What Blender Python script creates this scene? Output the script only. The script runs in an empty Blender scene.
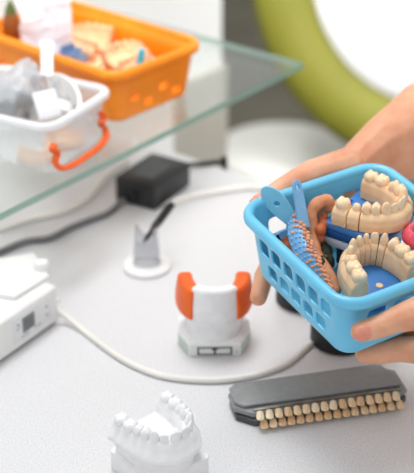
import bpy, bmesh, math, random
from mathutils import Vector as V3, Matrix, noise
random.seed(7)
S = bpy.context.scene
COL = S.collection
PI = math.pi
MM = 0.001

# ------------------------------------------------------------------ camera
FPX, PITCH, HCAM = 1200.0, math.radians(29), 0.561
CP, SP = math.cos(PITCH), math.sin(PITCH)
cam_d = bpy.data.cameras.new('camera')
cam = bpy.data.objects.new('camera', cam_d); COL.objects.link(cam)
cam.location = (0, 0, HCAM)
cam.rotation_euler = (PI / 2 - PITCH, 0, 0)
cam_d.sensor_fit = 'HORIZONTAL'; cam_d.sensor_width = 36
cam_d.lens = FPX * 36 / 414
cam_d.clip_start = 0.02; cam_d.clip_end = 50
cam_d.dof.use_dof = True; cam_d.dof.focus_distance = 0.835; cam_d.dof.aperture_fstop = 7.0
S.camera = cam

def at(x, y, z=0.0):
    """world point on the horizontal plane z seen at photo position x, y"""
    a = (x - 207) / FPX; b = (236.5 - y) / FPX
    d = V3((a, CP + b * SP, -SP + b * CP))
    t = (z - HCAM) / d.z
    return V3((d.x * t, d.y * t, z))

def ray(x, y):
    a = (x - 207) / FPX; b = (236.5 - y) / FPX
    return V3((0, 0, HCAM)), V3((a, CP + b * SP, -SP + b * CP))

def proj(P):
    z = P.z - HCAM
    Z = P.y * CP - z * SP; u = P.y * SP + z * CP
    return (round(207 + FPX * P.x / Z, 1), round(236.5 - FPX * u / Z, 1))

# ------------------------------------------------------------------ materials
def lin(c):
    r = []
    for v in c:
        v /= 255.0
        r.append(v / 12.92 if v <= 0.04045 else ((v + 0.055) / 1.055) ** 2.4)
    return (*r, 1)

def mat(name, c, rough=0.5, c2=None, scale=60, detail=3, bump=0.0, bscale=None, sss=0.0, sssr=(1, .3, .2),
        spec=0.5, metal=0.0, lo=.35, hi=.65, trans=0.0, coat=0.0):
    m = bpy.data.materials.new(name); m.use_nodes = True
    nt = m.node_tree; b = nt.nodes['Principled BSDF']
    b.inputs['Base Color'].default_value = lin(c)
    b.inputs['Roughness'].default_value = rough
    b.inputs['Specular IOR Level'].default_value = spec
    b.inputs['Metallic'].default_value = metal
    b.inputs['Transmission Weight'].default_value = trans
    b.inputs['Coat Weight'].default_value = coat
    if sss:
        b.inputs['Subsurface Weight'].default_value = sss
        b.inputs['Subsurface Radius'].default_value = sssr
        b.inputs['Subsurface Scale'].default_value = 0.004
    tc = nt.nodes.new('ShaderNodeTexCoord')
    if c2:
        n = nt.nodes.new('ShaderNodeTexNoise'); n.inputs['Scale'].default_value = scale; n.inputs['Detail'].default_value = detail
        nt.links.new(tc.outputs['Object'], n.inputs['Vector'])
        r = nt.nodes.new('ShaderNodeValToRGB')
        r.color_ramp.elements[0].position = lo; r.color_ramp.elements[1].position = hi
        r.color_ramp.elements[0].color = lin(c); r.color_ramp.elements[1].color = lin(c2)
        nt.links.new(n.outputs['Fac'], r.inputs['Fac']); nt.links.new(r.outputs['Color'], b.inputs['Base Color'])
    if bump:
        n2 = nt.nodes.new('ShaderNodeTexNoise'); n2.inputs['Scale'].default_value = bscale or scale; n2.inputs['Detail'].default_value = 4
        nt.links.new(tc.outputs['Object'], n2.inputs['Vector'])
        bp = nt.nodes.new('ShaderNodeBump'); bp.inputs['Strength'].default_value = bump; bp.inputs['Distance'].default_value = 0.001
        nt.links.new(n2.outputs['Fac'], bp.inputs['Height']); nt.links.new(bp.outputs['Normal'], b.inputs['Normal'])
    return m

def clear_mat(name, c, opac=0.25, rough=0.15, spec=0.5, tint=(250, 252, 252), gloss=False):
    """cloudy thin clear plastic: part see-through, part white"""
    m = bpy.data.materials.new(name); m.use_nodes = True
    nt = m.node_tree; b = nt.nodes['Principled BSDF']; out = nt.nodes['Material Output']
    b.inputs['Base Color'].default_value = lin(c); b.inputs['Roughness'].default_value = rough
    b.inputs['Specular IOR Level'].default_value = spec
    t = nt.nodes.new('ShaderNodeBsdfTransparent'); t.inputs['Color'].default_value = lin(tint)
    lw = nt.nodes.new('ShaderNodeLayerWeight'); lw.inputs['Blend'].default_value = .5
    pw = nt.nodes.new('ShaderNodeMath'); pw.operation = 'POWER'; pw.inputs[1].default_value = 5
    nt.links.new(lw.outputs['Facing'], pw.inputs[0])
    mt = nt.nodes.new('ShaderNodeMath'); mt.operation = 'ADD'; mt.use_clamp = True
    mt.inputs[1].default_value = opac
    nt.links.new(pw.outputs[0], mt.inputs[0])
    if gloss:
        b = nt.nodes.new('ShaderNodeBsdfGlossy'); b.inputs['Roughness'].default_value = rough; b.inputs['Color'].default_value = lin(c)
    mx = nt.nodes.new('ShaderNodeMixShader')
    nt.links.new(mt.outputs[0], mx.inputs['Fac'])
    nt.links.new(t.outputs[0], mx.inputs[1]); nt.links.new(b.outputs[0], mx.inputs[2])
    nt.links.new(mx.outputs[0], out.inputs['Surface'])
    return m

M = {}
M['desk'] = mat('desk_laminate', (226, 226, 228), 0.35, (204, 205, 208), scale=700, detail=2, lo=.4, hi=.75, spec=.3)
M['wall'] = mat('wall_paint', (246, 246, 244), 0.8, (240, 240, 238), scale=4)
M['floor'] = mat('floor_vinyl', (112, 108, 94), 0.6, (100, 96, 84), scale=5)
M['farwall'] = mat('far_wall_paint', (150, 146, 132), 0.8, (140, 136, 122), scale=3)
M['blue'] = mat('sky_blue_plastic', (112, 198, 232), 0.32, (104, 191, 228), scale=30, sss=.12, sssr=(.3, .7, 1))
M['orange'] = mat('orange_plastic', (250, 146, 14), 0.4, (244, 136, 8), scale=30, sss=.1, sssr=(1, .5, .1))
M['white_plaster'] = mat('white_plaster', (240, 240, 241), 0.75, (234, 234, 236), scale=120, bump=.05, bscale=500, spec=.25)
M['white_plastic'] = mat('white_plastic', (238, 238, 237), 0.4, (232, 232, 232), scale=20)
M['beige'] = mat('beige_stone', (246, 210, 170), 0.6, (234, 190, 146), scale=110, detail=5, bump=.08, bscale=500, spec=.35)
M['beige_tooth'] = mat('beige_tooth_stone', (250, 222, 186), 0.5, (240, 204, 162), scale=160, detail=4, bump=.05, bscale=400, spec=.4)
M['blue_base'] = mat('royal_blue_plastic', (62, 128, 196), 0.4, (54, 118, 186), scale=40)
M['dark_blue'] = mat('deep_blue_plastic', (26, 84, 150), 0.35, (20, 74, 138), scale=40)
M['grey_plate'] = mat('pale_grey_plastic', (206, 214, 226), 0.35, (196, 204, 218), scale=30)
M['black'] = mat('black_plastic', (22, 22, 24), 0.4, (30, 30, 32), scale=60)
M['black_soft'] = mat('black_rubber', (16, 16, 18), 0.55, (24, 24, 26), scale=90)
M['terra'] = mat('terracotta_impression', (226, 160, 120), 0.6, (208, 134, 94), scale=140, detail=5, bump=.2, bscale=300)
M['rust'] = mat('rust_orange_impression', (200, 108, 58), 0.55, (176, 88, 44), scale=150, detail=5, bump=.2, bscale=300)
M['olive'] = mat('dark_olive_impression', (62, 66, 44), 0.5, (38, 42, 30), scale=200, bump=.3, bscale=400)
M['cyan_tray'] = mat('pale_cyan_enamel', (136, 204, 230), 0.3, (126, 196, 224), scale=30)
M['blue_tray'] = mat('steel_blue_enamel', (116, 168, 210), 0.3, (130, 180, 220), scale=60)
M['pink'] = mat('pink_acrylic', (232, 92, 110), 0.4, (216, 76, 96), scale=150)
M['clip'] = mat('orange_clip_plastic', (238, 98, 8), 0.4, (230, 90, 6), scale=60)
M['wax'] = mat('orange_wax', (240, 102, 10), 0.4, (230, 90, 6), scale=80, sss=.1)
M['machine'] = mat('off_white_casing', (238, 238, 236), 0.45, (232, 232, 231), scale=15)
M['panel'] = mat('pale_panel_film', (228, 230, 231), 0.35, (224, 226, 228), scale=15)
M['lcd'] = mat('lcd_grey', (132, 138, 134), 0.25, (122, 128, 124), scale=150)
M['ink'] = mat('dark_ink', (58, 62, 62), 0.5, (70, 72, 72), scale=50)
M['pale_ink'] = mat('pale_grey_ink', (186, 190, 192), 0.5, (180, 184, 186), scale=50)
M['pale_green'] = mat('pale_green_ink', (190, 206, 196), 0.5, (180, 198, 188), scale=80)
M['label'] = mat('pale_label_tape', (222, 225, 222), 0.45, (216, 220, 217), scale=80)
M['cable_white'] = mat('white_cable_rubber', (236, 234, 228), 0.45, (230, 228, 222), scale=40)
M['cable_grey'] = mat('grey_cable_rubber', (112, 113, 116), 0.5, (100, 101, 104), scale=40)
M['guide'] = mat('gunmetal_plastic', (140, 142, 143), 0.4, (134, 136, 137), scale=200, spec=.5)
M['guide_dark'] = mat('charcoal_plastic', (66, 69, 72), 0.4, (60, 63, 66), scale=100)
M['steel'] = mat('brushed_steel', (150, 148, 142), 0.35, (120, 118, 112), scale=120, metal=.8)
M['lime'] = mat('lime_green_shell', (142, 140, 44), 0.6, (132, 130, 38), scale=6)
M['seat_white'] = mat('white_cushion', (250, 250, 252), 0.6, (246, 246, 249), scale=8)
M['seat_grey'] = mat('pale_grey_vinyl', (236, 236, 230), 0.6, (230, 230, 224), scale=8)
M['paper'] = mat('white_paper', (246, 246, 250), 0.7, (236, 238, 246), scale=30)
M['amber'] = mat('amber_brown', (150, 84, 30), 0.35, (132, 70, 22), scale=60)
M['leaf'] = mat('olive_green_cap', (92, 110, 52), 0.45, (82, 98, 44), scale=60)
M['slate'] = mat('slate_blue_plastic', (120, 152, 190), 0.4, (104, 138, 180), scale=60)
M['aqua'] = mat('aqua_plastic', (70, 190, 220), 0.35, (60, 178, 210), scale=60)
M['peach'] = mat('peach_plaster', (240, 204, 160), 0.65, (230, 180, 136), scale=70, detail=4, bump=.15, bscale=200)
M['clear'] = clear_mat('cloudy_clear_plastic', (248, 248, 250), .3, .2)
M['clear_rim'] = clear_mat('milky_clear_plastic', (248, 248, 250), .62, .25)
M['bag'] = clear_mat('thin_clear_film', (206, 209, 214), .5, .12, spec=.8)
M['acrylic'] = clear_mat('clear_acrylic', (226, 228, 230), .22, .08, spec=.7, tint=(240, 241, 243))
M['glass'] = clear_mat('shelf_glass', (250, 252, 251), .06, .02, spec=.6, tint=(250, 252, 251), gloss=True)
M['glass_edge'] = clear_mat('shelf_glass_edge', (150, 184, 172), .72, .1, tint=(180, 205, 195))

def skin_mat():
    m = mat('skin', (228, 174, 142), 0.48, (206, 140, 106), scale=45, detail=5, lo=.3, hi=.75, bump=.25, bscale=420,
            sss=.25, sssr=(1, .32, .18), spec=.4)
    return m
M['skin'] = skin_mat()
M['nail'] = mat('fingernail', (226, 150, 128), 0.22, (216, 138, 116), scale=120, spec=.5)
TAB = [mat('tab_cream', (236, 210, 172), .35, (218, 186, 144), scale=300), mat('tab_tan', (226, 192, 150), .35, (204, 166, 122), scale=300),
       mat('tab_sand', (240, 222, 192), .35, (224, 202, 166), scale=300)]

# ------------------------------------------------------------------ object helpers
def obj(name, bm, m, parent=None, smooth=True, scale=MM, mods=(), sharp=40):
    if scale != 1:
        bmesh.ops.scale(bm, vec=(scale,) * 3, verts=bm.verts)
    bmesh.ops.recalc_face_normals(bm, faces=bm.faces)
    me = bpy.data.meshes.new(name); bm.to_mesh(me); bm.free()
    o = bpy.data.objects.new(name, me); COL.objects.link(o)
    ms = m if isinstance(m, (list, tuple)) else [m]
    for x in ms: me.materials.append(x)
    if smooth:
        for p in me.polygons: p.use_smooth = True
        try: me.set_sharp_from_angle(angle=math.radians(sharp))
        except Exception: pass
    if parent: o.parent = parent
    for t, kw in mods:
        md = o.modifiers.new(t.lower(), t)
        for k, v in kw.items(): setattr(md, k, v)
    return o

def fuse(bm, voxel, iters=6, fac=.5):
    """one closed skin over overlapping closed shapes (sizes in mm)"""
    me = bpy.data.meshes.new('t'); bmesh.ops.recalc_face_normals(bm, faces=bm.faces); bm.to_mesh(me); bm.free()
    o = bpy.data.objects.new('t', me); COL.objects.link(o)
    r = o.modifiers.new('r', 'REMESH'); r.mode = 'VOXEL'; r.voxel_size = voxel
    if iters:
        s = o.modifiers.new('s', 'SMOOTH'); s.iterations = iters; s.factor = fac
    dg = bpy.context.evaluated_depsgraph_get(); dg.update()
    me2 = bpy.data.meshes.new_from_object(o.evaluated_get(dg))
    nb = bmesh.new(); nb.from_mesh(me2)
    bpy.data.objects.remove(o); bpy.data.meshes.remove(me); bpy.data.meshes.remove(me2)
    return nb

def thing(name, label, cat, loc=(0, 0, 0), rz=0, group=None, mtx=None):
    o = bpy.data.objects.new(name, None); COL.objects.link(o); o.empty_display_size = .02
    if mtx is not None: o.matrix_world = mtx
    else:
        o.location = loc; o.rotation_euler = (0, 0, rz)
    return tag(o, label, cat, group)

def tag(o, label, cat, group=None):
    o['label'] = label; o['category'] = cat
    if group: o['group'] = group
    return o

def struct(o):
    o['kind'] = 'structure'; return o

def box(bm, c, s, bev=0.0, seg=2, rot=None):
    r = bmesh.ops.create_cube(bm, size=1); vs = r['verts']
    bmesh.ops.scale(bm, vec=s, verts=vs)
    if bev:
        es = list({e for v in vs for e in v.link_edges})
        g = bmesh.ops.bevel(bm, geom=es, offset=bev, segments=seg, profile=.5, affect='EDGES')
        vs = list({v for f in g['faces'] for v in f.verts} | {v for v in vs if v.is_valid})
    mx = Matrix.Translation(c)
    if rot is not None: mx = mx @ rot.to_4x4()
    bmesh.ops.transform(bm, matrix=mx, verts=vs)
    return vs

def prism(bm, pts, z0, z1, bev=0, seg=2):
    b = bmesh.new()
    lo = [b.verts.new((x, y, z0)) for x, y in pts]; hi = [b.verts.new((x, y, z1)) for x, y in pts]
    b.faces.new(lo[::-1]); b.faces.new(hi)
    n = len(pts)
    for i in range(n): b.faces.new((lo[i], lo[(i + 1) % n], hi[(i + 1) % n], hi[i]))
    bmesh.ops.recalc_face_normals(b, faces=b.faces)
    if bev:
        es = [e for e in b.edges if abs(e.verts[0].co.z - e.verts[1].co.z) < 1e-6]
        bmesh.ops.bevel(b, geom=es, offset=bev, segments=seg, profile=.5, affect='EDGES')
    merge(bm, b)

def merge(bm, b, mtx=None):
    me = bpy.data.meshes.new('m')
    if mtx is not None: bmesh.ops.transform(b, matrix=mtx, verts=b.verts)
    b.to_mesh(me); b.free(); bm.from_mesh(me); bpy.data.meshes.remove(me)

def rrect(w, d, r, k=6):
    pts = []
    for cx, cy, a0 in ((w / 2 - r, d / 2 - r, 0), (-w / 2 + r, d / 2 - r, 90), (-w / 2 + r, -d / 2 + r, 180), (w / 2 - r, -d / 2 + r, 270)):
        for i in range(k + 1):
            a = math.radians(a0 + 90 * i / k); pts.append((cx + r * math.cos(a), cy + r * math.sin(a)))
    return pts

def lathe(bm, prof, seg=40, cap=True):
    rings = []
    for r, z in prof:
        if r < 1e-6: rings.append([bm.verts.new((0, 0, z))])
        else: rings.append([bm.verts.new((r * math.cos(2 * PI * i / seg), r * math.sin(2 * PI * i / seg), z)) for i in range(seg)])
    for a, b in zip(rings, rings[1:]):
        for i in range(seg):
            j = (i + 1) % seg
            if len(a) == 1 and len(b) == 1: continue
            if len(a) == 1: bm.faces.new((a[0], b[i], b[j]))
            elif len(b) == 1: bm.faces.new((a[i], a[j], b[0]))
            else: bm.faces.new((a[i], a[j], b[j], b[i]))
    if cap:
        if len(rings[0]) > 1: bm.faces.new(rings[0][::-1])
        if len(rings[-1]) > 1: bm.faces.new(rings[-1])

def smooth_path(pts, n=8):
    pts = [V3(p) for p in pts]; out = []
    for i in range(len(pts) - 1):
        p0 = pts[max(i - 1, 0)]; p1 = pts[i]; p2 = pts[i + 1]; p3 = pts[min(i + 2, len(pts) - 1)]
        for k in range(n):
            t = k / n
            out.append(.5 * ((2 * p1) + (p2 - p0) * t + (2 * p0 - 5 * p1 + 4 * p2 - p3) * t * t + (3 * p1 - p0 - 3 * p2 + p3) * t ** 3))
    out.append(pts[-1]); return out

def sweep(bm, path, sec, up=V3((0, 0, 1)), closed=False, cap=True):
    """sec: function(i, n) or list of (side, up) offsets"""
    path = [V3(p) for p in path]; n = len(path); rings = []
    for i, p in enumerate(path):
        if closed: t = path[(i + 1) % n] - path[i - 1]
        else: t = path[min(i + 1, n - 1)] - path[max(i - 1, 0)]
        t.normalize(); u_ = up(i) if callable(up) else up
        s = t.cross(u_)
        if s.length < 1e-4: s = t.cross(V3((1, 0, 0)))
        s.normalize(); u = s.cross(t)
        sc = sec(i, n) if callable(sec) else sec
        rings.append([bm.verts.new(p + s * a + u * b) for a, b in sc])
    m = len(rings[0])
    for i in range(n if closed else n - 1):
        a, b = rings[i], rings[(i + 1) % n]
        for j in range(m): bm.faces.new((a[j], a[(j + 1) % m], b[(j + 1) % m], b[j]))
    if cap and not closed:
        bm.faces.new(rings[0][::-1]); bm.faces.new(rings[-1])

def circ(r, k=12, ry=None):
    ry = ry or r
    return [(r * math.cos(2 * PI * i / k), ry * math.sin(2 * PI * i / k)) for i in range(k)]

def tube(bm, path, r, k=12):
    sweep(bm, path, circ(r, k))

def ball(bm, c, r, sub=2, scl=(1, 1, 1), rot=None):
    g = bmesh.ops.create_icosphere(bm, subdivisions=sub, radius=r)
    mx = Matrix.Translation(c)
    if rot is not None: mx = mx @ rot.to_4x4()
    mx = mx @ Matrix.Diagonal((*scl, 1))
    bmesh.ops.transform(bm, matrix=mx, verts=g['verts'])
    return g['verts']

# ------------------------------------------------------------------ room
U = V3((.62, .785, 0)).normalized(); W = V3((-U.y, U.x, 0))     # along the shelf / towards the wall
def uw(u, w, z=0): return U * u + W * w + V3((0, 0, z))
FLOOR = -.75

b = bmesh.new(); box(b, (.6, 2.2, FLOOR - .02), (7, 7.6, .04)); struct(obj('floor', b, M['floor'], scale=1, smooth=False))
def slab(name, corners, z0, z1, m, bev=0):
    b = bmesh.new(); prism(b, [(c.x, c.y) for c in corners], z0, z1, bev); return obj(name, b, m, scale=1, smooth=bool(bev))
WALL_W = 1.0; DE_ = .925
struct(slab('wall_left', [uw(-1.6, WALL_W), uw(1.30, WALL_W), uw(1.30, WALL_W + .08), uw(-1.6, WALL_W + .08)], FLOOR, 1.7, M['wall']))
struct(slab('wall_back', [V3((-3, 5.9, 0)), V3((4, 5.9, 0)), V3((4, 6, 0)), V3((-3, 6, 0))], FLOOR, 1.7, M['farwall']))
M['taupe'] = mat('taupe_shade', (184, 179, 168), .7, (176, 171, 160), scale=5)
struct(slab('wall_shade_1', [uw(1.19, WALL_W - .012), uw(1.30, WALL_W - .012), uw(1.30, WALL_W), uw(1.19, WALL_W)], FLOOR, -.06, M['taupe']))  # thin taupe slab whose colour stands in for shade low on the wall
# desk
dk = thing('desk', 'white speckled laminate desk top carrying the dental casts and devices', 'desk', uw(.3, .3, FLOOR))
b = bmesh.new(); DE = .925
prism(b, [(c.x, c.y) for c in (uw(-.2, -.75), uw(DE, -.75), uw(DE, WALL_W), uw(-.2, WALL_W))], -.03, 0, .004)
top = obj('desk_top', b, M['desk'], scale=1); top.parent = dk; top.matrix_parent_inverse = Matrix.Translation(dk.location).inverted()
for u_, w_ in ((-.1, -.66), (DE - .09, -.66), (-.1, .9), (DE - .09, .9)):
    b = bmesh.new(); c = uw(u_, w_); box(b, (c.x, c.y, (FLOOR - .03) / 2), (.05, .05, -FLOOR - .03), .004)
    l = obj('leg', b, M['grey_plate'], scale=1); l.parent = dk; l.matrix_parent_inverse = Matrix.Translation(dk.location).inverted()
# glass shelf
HS = .10; SHT = .008
c0 = at(303, 62, HS); su = c0.dot(U); sw = c0.dot(W)
b = bmesh.new()
prism(b, [(c.x, c.y) for c in (uw(-.1, sw), uw(su, sw), uw(su, WALL_W), uw(-.1, WALL_W))], HS - SHT, HS, .0008, 1)
for f in b.faces:
    f.material_index = 0 if abs(f.normal.z) > .5 else 1
o = obj('glass_shelf', b, [M['glass'], M['glass_edge']], scale=1, smooth=False)
tag(o, 'clear glass wall shelf with pale green edge holding the orange basket', 'shelf')

# ------------------------------------------------------------------ round green chair and stool behind the desk
def face_mtx(center, normal):
    n = V3(normal).normalized(); x = V3((0, 0, 1)).cross(n).normalized(); y = n.cross(x)
    return Matrix.Translation(center) @ Matrix((x, y, n)).transposed().to_4x4()
o_, d_ = ray(443, -38); d_.normalize(); cc = o_ + d_ * 2.0
ch = thing('round_chair', 'lime green round shell chair with white padded back, behind the desk', 'chair', (cc.x, cc.y + .1, FLOOR))
inv = Matrix.Translation(ch.location).inverted()
fm = face_mtx(cc, V3((-.02, -1, .32)))
def chpart(name, b, m):
    bmesh.ops.transform(b, matrix=fm, verts=b.verts)
    q = obj(name, b, m, scale=1, sharp=50); q.parent = ch; q.matrix_parent_inverse = inv; return q
R0 = .308
b = bmesh.new()
lathe(b, [(0, -.17), (.16, -.16), (.26, -.11), (R0 - .008, -.03), (R0, -.005), (R0 - .01, .014), (R0 - .04, .024), (R0 - .075, .02), (R0 - .085, .010), (R0 - .105, .006),
          (R0 - .118, -.01), (.12, -.06), (0, -.07)], 72, False)
bmesh.ops.scale(b, vec=(1, 1.08, 1), verts=b.verts)
chpart('shell', b, M['lime'])
b = bmesh.new(); lathe(b, [(0, -.062), (.17, -.03), (.208, -.002), (.212, .012), (.200, .022), (.12, .030), (0, .032)], 64, False)
bmesh.ops.scale(b, vec=(1, 1.08, 1), verts=b.verts)
chpart('cushion', b, M['seat_white'])
b = bmesh.new(); lathe(b, [(.0, 0), (.14, 0), (.14, .012), (.06, .03), (.03, .06), (.03, .52), (.0, .52)], 40, False)
q = obj('pedestal', b, M['grey_plate'], ch, scale=1)
# stool
o_, d_ = ray(284, 146); sc = o_ + d_ * 2.2
st = thing('stool', 'pale grey rounded stool seat between desk and green chair', 'stool', (sc.x, sc.y, FLOOR))
hz = sc.z - FLOOR
b = bmesh.new(); lathe(b, [(0, hz - .055), (.09, hz - .055), (.118, hz - .046), (.130, hz - .022), (.124, hz - .006), (.10, hz + .003), (0, hz + .005)], 56, False)
obj('seat', b, M['seat_grey'], st, scale=1)
b = bmesh.new(); lathe(b, [(0, 0), (.075, 0), (.075, .015), (.04, .04), (.025, .06), (.025, hz - .053), (0, hz - .053)], 40, False)
obj('pedestal', b, M['guide'], st, scale=1)

# ------------------------------------------------------------------ perforated basket generator (sizes in mm)
def ring_point(wd, dp, r, sides, cols, t):
    """t runs over column units; sides = columns per straight side and per corner"""
    segs = []
    nx, ny, nc = cols
    hw, hd = wd / 2, dp / 2
    # order: front side (-y) left->right, corner, right side (+x), corner, back, corner, left, corner
    lay = [('s', nx, V3((-hw + r, -hd, 0)), V3((hw - r, -hd, 0))), ('c', nc, (hw - r, -hd + r), -90),
           ('s', ny, V3((hw, -hd + r, 0)), V3((hw, hd - r, 0))), ('c', nc, (hw - r, hd - r), 0),
           ('s', nx, V3((hw - r, hd, 0)), V3((-hw + r, hd, 0))), ('c', nc, (-hw + r, hd - r), 90),
           ('s', ny, V3((-hw, hd - r, 0)), V3((-hw, -hd + r, 0))), ('c', nc, (-hw + r, -hd + r), 180)]
    for k, n, a, bb in lay:
        if t <= n + 1e-6:
            f = t / n
            if k == 's': return a.lerp(bb, f)
            an = math.radians(bb + 90 * f); return V3((a[0] + r * math.cos(an), a[1] + r * math.sin(an), 0))
        t -= n
    return ring_point(wd, dp, r, sides, cols, 0)

def basket_wall(bm, wd, dp, r, H, inset, cols, zrows, holes, hole_shape=(.72, .72, 4), fillet=4, bottom=True):
    """zrows: heights of row lines; holes: list of (col0, row0, ncol, nrow)"""
    nx, ny, nc = cols; total = 2 * nx + 2 * ny + 4 * nc
    def P(c, z):
        ins = inset * (1 - z / H)
        if z < fillet: ins += fillet * (1 - math.sqrt(max(0, 1 - (1 - z / fillet) ** 2)))
        p = ring_point(wd - 2 * ins, dp - 2 * ins, max(r - ins * .6, 3), 4, cols, c % total); p.z = z; return p
    def zof(rw):
        i = int(min(math.floor(rw), len(zrows) - 2)); return zrows[i] + (zrows[i + 1] - zrows[i]) * (rw - i)
    vc = {}
    def v(c, rw):
        k = (round((c % total) * 64), round(rw * 64))
        if k not in vc: vc[k] = bm.verts.new(P(c, zof(rw)))
        return vc[k]
    taken = set()
    for c0, r0, n_c, n_r in holes:
        for i in range(n_c):
            for j in range(n_r): taken.add(((c0 + i) % total, r0 + j))
        outer = [(c0 + i, r0) for i in range(n_c)] + [(c0 + n_c, r0 + j) for j in range(n_r)] + \
                [(c0 + n_c - i, r0 + n_r) for i in range(n_c)] + [(c0, r0 + n_r - j) for j in range(n_r)]
        fu, fv, ex = hole_shape; mu, mv = c0 + n_c / 2, r0 + n_r / 2
        inner = []
        for (c, rw) in outer:
            a = (c - mu) / (n_c / 2); bq = (rw - mv) / (n_r / 2)
            s = (abs(a) ** ex + abs(bq) ** ex) ** (1 / ex)
            inner.append((mu + a / s * fu * n_c / 2, mv + bq / s * fv * n_r / 2))
        iv = [bm.verts.new(P(c, zof(rw))) for c, rw in inner]
        ov = [v(c, rw) for c, rw in outer]
        n = len(ov)
        for i in range(n): bm.faces.new((ov[i], ov[(i + 1) % n], iv[(i + 1) % n], iv[i]))
    for c in range(total):
        for j in range(len(zrows) - 1):
            if (c, j) in taken: continue
            bm.faces.new((v(c, j), v(c + 1, j), v(c + 1, j + 1), v(c, j + 1)))
    if bottom:
        bm.faces.new([v(c, 0) for c in range(total)][::-1])

def rim_sweep(bm, wd, dp, r, z, sec, k=8):
    pts = [V3((x, y, z)) for x, y in rrect(wd, dp, r, k)]
    sweep(bm, pts, sec, closed=True)

RIM = [(4.5, -4.5), (5.6, -3.0), (5.6, .2), (4.4, 1.9), (2.2, 2.6), (-.2, 2.0), (-1.6, .4), (-1.6, -3.5), (0, -4.5)]

# ------------------------------------------------------------------ blue basket frame
BW, BD, BH = 122.0, 130.0, 56.0
ROT = Matrix.Rotation(math.radians(6.5), 3, 'X') @ Matrix.Rotation(math.radians(30), 3, 'Z')
o_, d_ = ray(363.5, 229.5); rimc = o_ + d_ * .85
borg = rimc - ROT @ V3((0, 0, BH * MM))
BM = Matrix.Translation(borg) @ ROT.to_4x4()
BI = BM.inverted()
def bl(px, py, zl):
    """basket-local mm at photo position px,py on local height zl (mm)"""
    o, d = ray(px, py); o2 = BI @ o; d2 = (BI.to_3x3() @ d)
    t = (zl * MM - o2.z) / d2.z; return (o2 + d2 * t) * 1000
def byp(px, py, yl):
    o, d = ray(px, py); o2 = BI @ o; d2 = (BI.to_3x3() @ d)
    t = (yl * MM - o2.y) / d2.y; return (o2 + d2 * t) * 1000
def bp(p): return proj(BM @ (V3(p) * MM))

bk = thing('basket', 'sky blue perforated plastic basket held in both hands, full of dental models', 'basket', mtx=BM)
cols = (16, 24, 8)
nx, ny, nc = cols
holes = []
zr = [0, 1.2, 3, 5.5, 9.5, 13, 16.5, 20, 23.5, 27, 31, 35, 39, 43, 47, 51, BH]
# rows: lower holes rows 4..8, upper rows 9..13
def side_holes(c0, n, off):
    out = []
    k = 0
    while off + k * 4 + 4 <= n:
        out.append(c0 + off + k * 4); k += 1
    return out
o1 = 0
for n in (nx, ny, nx, ny):
    for c in side_holes(o1, n, 2): holes.append((c, 4, 4, 4))
    for c in side_holes(o1, n, 0): holes.append((c, 9, 4, 4))
    o1 += n + nc
b = bmesh.new()
basket_wall(b, BW, BD, 17, BH, 8, cols, zr, holes, (.76, .88, 5), fillet=5)
obj('basket_body', b, M['blue'], bk, mods=[('SOLIDIFY', dict(thickness=.0018, offset=-1)), ('BEVEL', dict(width=.0004, segments=2, limit_method='ANGLE', angle_limit=math.radians(50)))])
b = bmesh.new(); rim_sweep(b, BW - 1, BD - 1, 16.5, BH, [(a * 1.1, z * 1.25) for a, z in RIM])
obj('rim', b, M['blue'], bk, mods=[('SUBSURF', dict(levels=1, render_levels=1))])
print('basket corners L B F R', bp((-BW/2, BD/2, BH)), bp((BW/2, BD/2, BH)), bp((-BW/2, -BD/2, BH)), bp((BW/2, -BD/2, BH)), 'bottom F', bp((-BW/2+8, -BD/2+8, 0)), bp((-BW/2+8, BD/2-8, 0)))

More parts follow.
